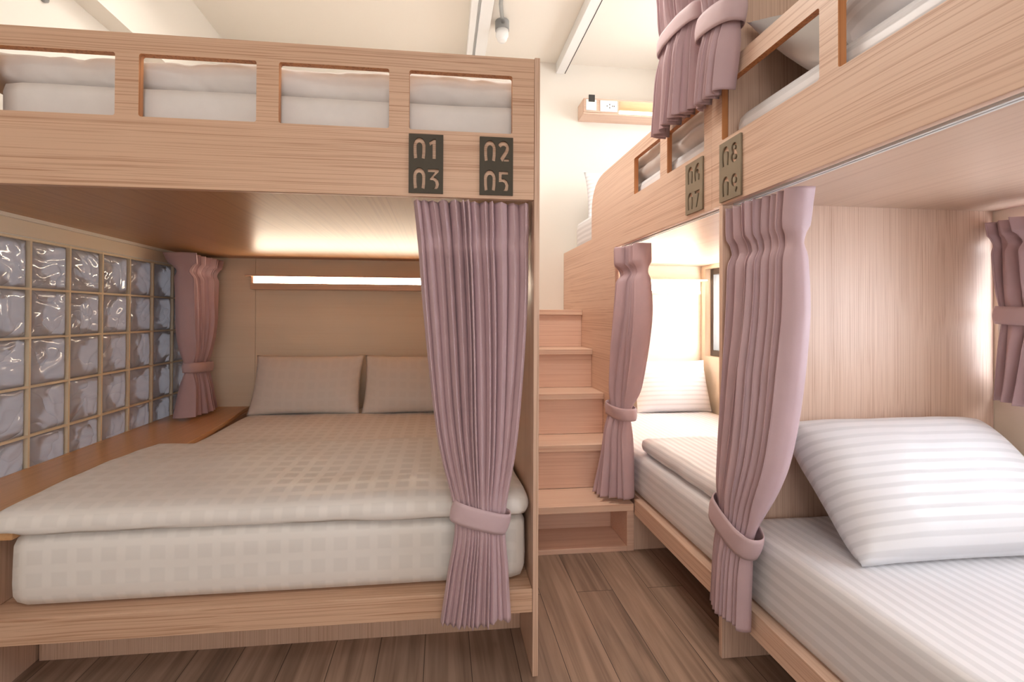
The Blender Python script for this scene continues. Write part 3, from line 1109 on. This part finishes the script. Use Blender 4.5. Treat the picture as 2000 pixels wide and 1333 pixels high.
# upper beds on the right
mm = soft_box(0.962, 1.95, 1.475, 3.25, 1.601, 1.80, 0.03, 0.05, 0.003, 6, 2.2)
tag(mm.build('mattress', STRX, smooth=True), 'white mattress of the far right upper bed above plate 06', 'mattress')


def roll_fold(p):
    q = p.copy()
    k = (q.z - 1.80) / 0.15
    q.x += (0.022 * (1 - abs(sin(k * pi * 2)) ** 0.5) + 0.006) * (1 if q.x < 1.2 else 0)
    q.z += 0.010 * noise.noise(Vector((q.y * 12, q.x * 4, 1)))
    q.x += 0.012 * noise.noise(Vector((q.y * 10 + q.z * 12, q.z * 5, 5)))
    return q


mm = soft_box(0.962, 1.6, 1.50, 2.30, 1.8005, 1.965, 0.06, 0.022, 0.008, 13, 6.0, roll_fold, nzmin=22)
tag(mm.build('duvet', COTTON, smooth=True), 'folded crumpled white duvet on the far right upper bed', 'duvet')
pillow('pillow', STRP, 'white pillow standing on the far right upper bed near the back wall', 'pillow', 0.60, 0.38, 0.14,
       place((1.31, 3.16, 1.985), (1, 0, 0), (-0.12, 0.25, 1)), 'right bunk pillows', 8)
mm = soft_box(0.962, 1.95, -0.70, 1.425, 1.601, 1.80, 0.03, 0.05, 0.003, 8, 2.2)
tag(mm.build('mattress', STRX, smooth=True), 'white mattress of the near right upper bed above plate 08', 'mattress')
pillow('pillow', COTTON, 'white pillow leaning on the partition of the near right upper bed', 'pillow', 0.70, 0.42, 0.17,
       place((1.345, 1.265, 1.962), (1, 0, 0), (0.0, 0.62, 0.62)), 'right bunk pillows', 9)
mm = soft_box(0.985, 1.9, -0.3, 1.10, 1.8005, 1.975, 0.085, 0.03, 0.012, 17, 3.0)
tag(mm.build('duvet', STRX, smooth=True), 'thick white duvet on the near right upper bed beside the guard opening', 'duvet')

# ------------------------------------------------------------------ staircase
stc = thing('staircase', 'wooden storage staircase with five treads between the two bunks', 'staircase', (0.62, 2.8, 0))
SZ = [0.2266, 0.4575, 0.6911, 0.9294, 1.1743]
SX0, SX1 = 0.3075, 0.9275
for i, z in enumerate(SZ):
    yf = 2.14 + 0.2078 * i
    yb_ = 2.14 + 0.2078 * (i + 1) + 0.018 if i < 4 else 3.449
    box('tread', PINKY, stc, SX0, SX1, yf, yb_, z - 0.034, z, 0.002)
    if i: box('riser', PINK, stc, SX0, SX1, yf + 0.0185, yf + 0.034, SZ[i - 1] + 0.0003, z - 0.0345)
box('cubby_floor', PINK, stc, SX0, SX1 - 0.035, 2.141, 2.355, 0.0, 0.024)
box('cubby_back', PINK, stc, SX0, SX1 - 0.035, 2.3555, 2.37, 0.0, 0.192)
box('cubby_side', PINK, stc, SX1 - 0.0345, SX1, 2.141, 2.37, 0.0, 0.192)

# ------------------------------------------------------------------ ceiling things
ct = thing('curtain_track', 'white ceiling curtain track over the aisle along the right bunks', 'curtain track', (0.9, 1.4, 3.0))
box('rail', WHITEP, ct, 0.862, 0.928, -0.6, 3.449, 3.0, 3.079, 0.002)
box('slot', SLOT, ct, 0.9283, 0.932, -0.6, 3.44, 2.998, 3.02, 0)
ct = thing('curtain_track', 'double white ceiling track along the left bunk edge', 'curtain track', (0.23, 1.4, 3.0))
box('rail', WHITEP, ct, 0.165, 0.205, -0.6, 3.449, 3.0, 3.079, 0.002)
box('rail', WHITEP, ct, 0.225, 0.30, -0.6, 3.449, 3.015, 3.079, 0.002)
box('web', WHITEP, ct, 0.2052, 0.2248, -0.6, 3.449, 3.05, 3.079, 0)
sd = thing('motion_detector', 'white ceiling detector hanging from a grey conduit near the double bunk', 'detector', (0.385, 3.05, 2.9))
dc = (0.385, 3.0)
MB().lathe([(0.001, 2.945), (0.022, 2.946), (0.030, 2.955), (0.036, 2.975), (0.042, 2.985), (0.042, 3.02), (0.001, 3.02)], dc[0], dc[1]).build('sensor_head', WHITEP, sd, smooth=True)
MB().lathe([(0.001, 3.0205), (0.046, 3.0205), (0.046, 3.0795), (0.001, 3.0795)], dc[0], dc[1]).build('mounting_box', GREYP, sd)
MB().tube([(0.385, 2.955, 3.05), (0.37, 2.90, 3.055), (0.35, 2.8, 3.062), (0.34, 2.6, 3.066), (0.335, 2.2, 3.066), (0.335, 1.5, 3.066)], 0.012).build('conduit', STEEL, sd, smooth=True)

# shelf with sockets high on the back wall
root = light_shelf('pale wooden shelf with sockets and warm light high on the back wall', 1.036, 1.95, 3.30, 3.449, 2.637, 2.752, 0.0, (1.32, 1.93), WOODRF['X'], LEDB, 0.012)
box('front_board', WOODRF['X'], root, 1.0365, 1.305, 3.3005, 3.3055, 2.6375 + 0.013, 2.741)
box('socket_plate', WHITEP, root, 1.052, 1.130, 3.292, 3.300, 2.660, 2.741)
sk = box('socket_plate', WHITEP, root, 1.160, 1.292, 3.292, 3.300, 2.656, 2.738)
mb = MB()
for dx, dz in ((0.0, 0.012), (0.0, -0.012), (-0.02, 0.0), (0.022, 0.0), (0.034, 0.0)):
    mb.box(1.232 + dx - 0.003, 1.232 + dx + 0.003, 3.2915, 3.2925, 2.697 + dz - 0.005, 2.697 + dz + 0.005)
mb.build('socket_hole', SLOT, sk)
box('card_holder', DARKP, root, 1.070, 1.116, 3.284, 3.2915, 2.722, 2.772)

# ------------------------------------------------------------------ curtains
G = 'mauve tied curtains'
curtain('long mauve curtain tied low at the right corner of the double bunk', G, [
    (0.0, (-0.09, 1.475, 1.493), (0.277, 1.475, 1.493), 0.022, 0.10),
    (0.10, (-0.078, 1.475, 1.365), (0.278, 1.475, 1.365), 0.026),
    (0.28, (-0.058, 1.465, 1.14), (0.272, 1.465, 1.14), 0.036),
    (0.58, (-0.012, 1.43, 0.76), (0.238, 1.43, 0.76), 0.036),
    (0.765, (0.042, 1.395, 0.525), (0.196, 1.395, 0.525), 0.030),
    (0.9, (0.022, 1.385, 0.36), (0.205, 1.385, 0.36), 0.030),
    (1.0, (0.002, 1.38, 0.225), (0.213, 1.38, 0.225), 0.033)],
    13, ((0.034, 1.395, 0.552), (0.204, 1.395, 0.503), 0.034, 0.062), 3)
curtain('short mauve curtain tied back beside the glass block window', G, [
    (0.0, (-1.515, 2.82, 1.49), (-1.505, 3.27, 1.49), 0.022, 0.13),
    (0.15, (-1.505, 2.85, 1.36), (-1.50, 3.23, 1.36), 0.026),
    (0.45, (-1.50, 2.86, 1.05), (-1.50, 3.20, 1.05), 0.030),
    (0.70, (-1.50, 2.91, 0.80), (-1.50, 3.15, 0.80), 0.018),
    (1.0, (-1.51, 2.87, 0.522), (-1.50, 3.22, 0.522), 0.034)],
    9, ((-1.50, 2.895, 0.815), (-1.50, 3.165, 0.80), 0.036, 0.06), 5)
curtain('long mauve curtain tied at the partition of the near right bed', G, [
    (0.0, (0.972, 1.43, 1.49), (0.972, 1.145, 1.49), 0.022, 0.12),
    (0.11, (0.972, 1.43, 1.35), (0.972, 1.16, 1.35), 0.026),
    (0.3, (0.965, 1.428, 1.1), (0.965, 1.15, 1.1), 0.036),
    (0.58, (0.935, 1.428, 0.74), (0.935, 1.185, 0.74), 0.036),
    (0.80, (0.905, 1.42, 0.47), (0.905, 1.265, 0.47), 0.030),
    (1.0, (0.895, 1.43, 0.205), (0.895, 1.275, 0.205), 0.030)],
    9, ((0.905, 1.435, 0.525), (0.905, 1.245, 0.455), 0.032, 0.075), 8)
curtain('long mauve curtain tied at the left of the far right bed by the stairs', G, [
    (0.0, (0.972, 2.385, 1.49), (0.972, 2.13, 1.49), 0.022, 0.12),
    (0.12, (0.972, 2.385, 1.35), (0.972, 2.12, 1.35), 0.026),
    (0.30, (0.965, 2.385, 1.12), (0.965, 2.09, 1.12), 0.033),
    (0.56, (0.935, 2.38, 0.80), (0.935, 2.13, 0.80), 0.030),
    (0.66, (0.895, 2.35, 0.665), (0.905, 2.15, 0.665), 0.026),
    (0.85, (0.86, 2.325, 0.45), (0.90, 2.13, 0.45), 0.033),
    (1.0, (0.80, 2.315, 0.235), (0.90, 2.115, 0.262), 0.036)],
    6, ((0.905, 2.385, 0.655), (0.905, 2.135, 0.655), 0.036, 0.06), 11)
curtain('tall mauve curtain hanging from the ceiling, tied, over the far upper guard panel', G, [
    (0.0, (0.895, 1.98, 2.99), (0.895, 1.55, 2.99), 0.026, 0.10),
    (0.12, (0.895, 1.96, 2.85), (0.895, 1.54, 2.85), 0.026),
    (0.45, (0.89, 1.78, 2.46), (0.89, 1.49, 2.46), 0.036),
    (0.68, (0.885, 1.755, 2.2), (0.885, 1.50, 2.2), 0.036),
    (1.0, (0.885, 1.80, 1.865), (0.885, 1.52, 1.865), 0.036)],
    10, ((0.885, 1.775, 2.205), (0.885, 1.475, 2.19), 0.042, 0.06), 14)
curtain('tall mauve curtain hanging from the ceiling, tied, beside the near upper guard rail', G, [
    (0.0, (0.895, 1.47, 2.99), (0.895, 1.05, 2.99), 0.026, 0.10),
    (0.12, (0.895, 1.46, 2.85), (0.895, 1.08, 2.85), 0.026),
    (0.5, (0.89, 1.475, 2.42), (0.89, 1.22, 2.42), 0.036),
    (0.77, (0.885, 1.465, 2.09), (0.885, 1.30, 2.09), 0.033),
    (1.0, (0.885, 1.50, 1.845), (0.885, 1.355, 1.845), 0.036)],
    7, ((0.885, 1.485, 2.10), (0.885, 1.285, 2.065), 0.038, 0.07), 17)
curtain('short mauve curtain tied over the window of the near right bed', G, [
    (0.0, (1.915, 1.415, 1.465), (1.915, 1.03, 1.465), 0.022, 0.13),
    (0.16, (1.915, 1.40, 1.36), (1.915, 1.05, 1.36), 0.026),
    (0.45, (1.915, 1.385, 1.18), (1.915, 1.10, 1.18), 0.030),
    (0.55, (1.915, 1.38, 1.13), (1.915, 1.11, 1.13), 0.026),
    (1.0, (1.915, 1.40, 0.85), (1.915, 1.07, 0.85), 0.034)],
    9, ((1.915, 1.395, 1.145), (1.915, 1.095, 1.13), 0.038, 0.06), 21)
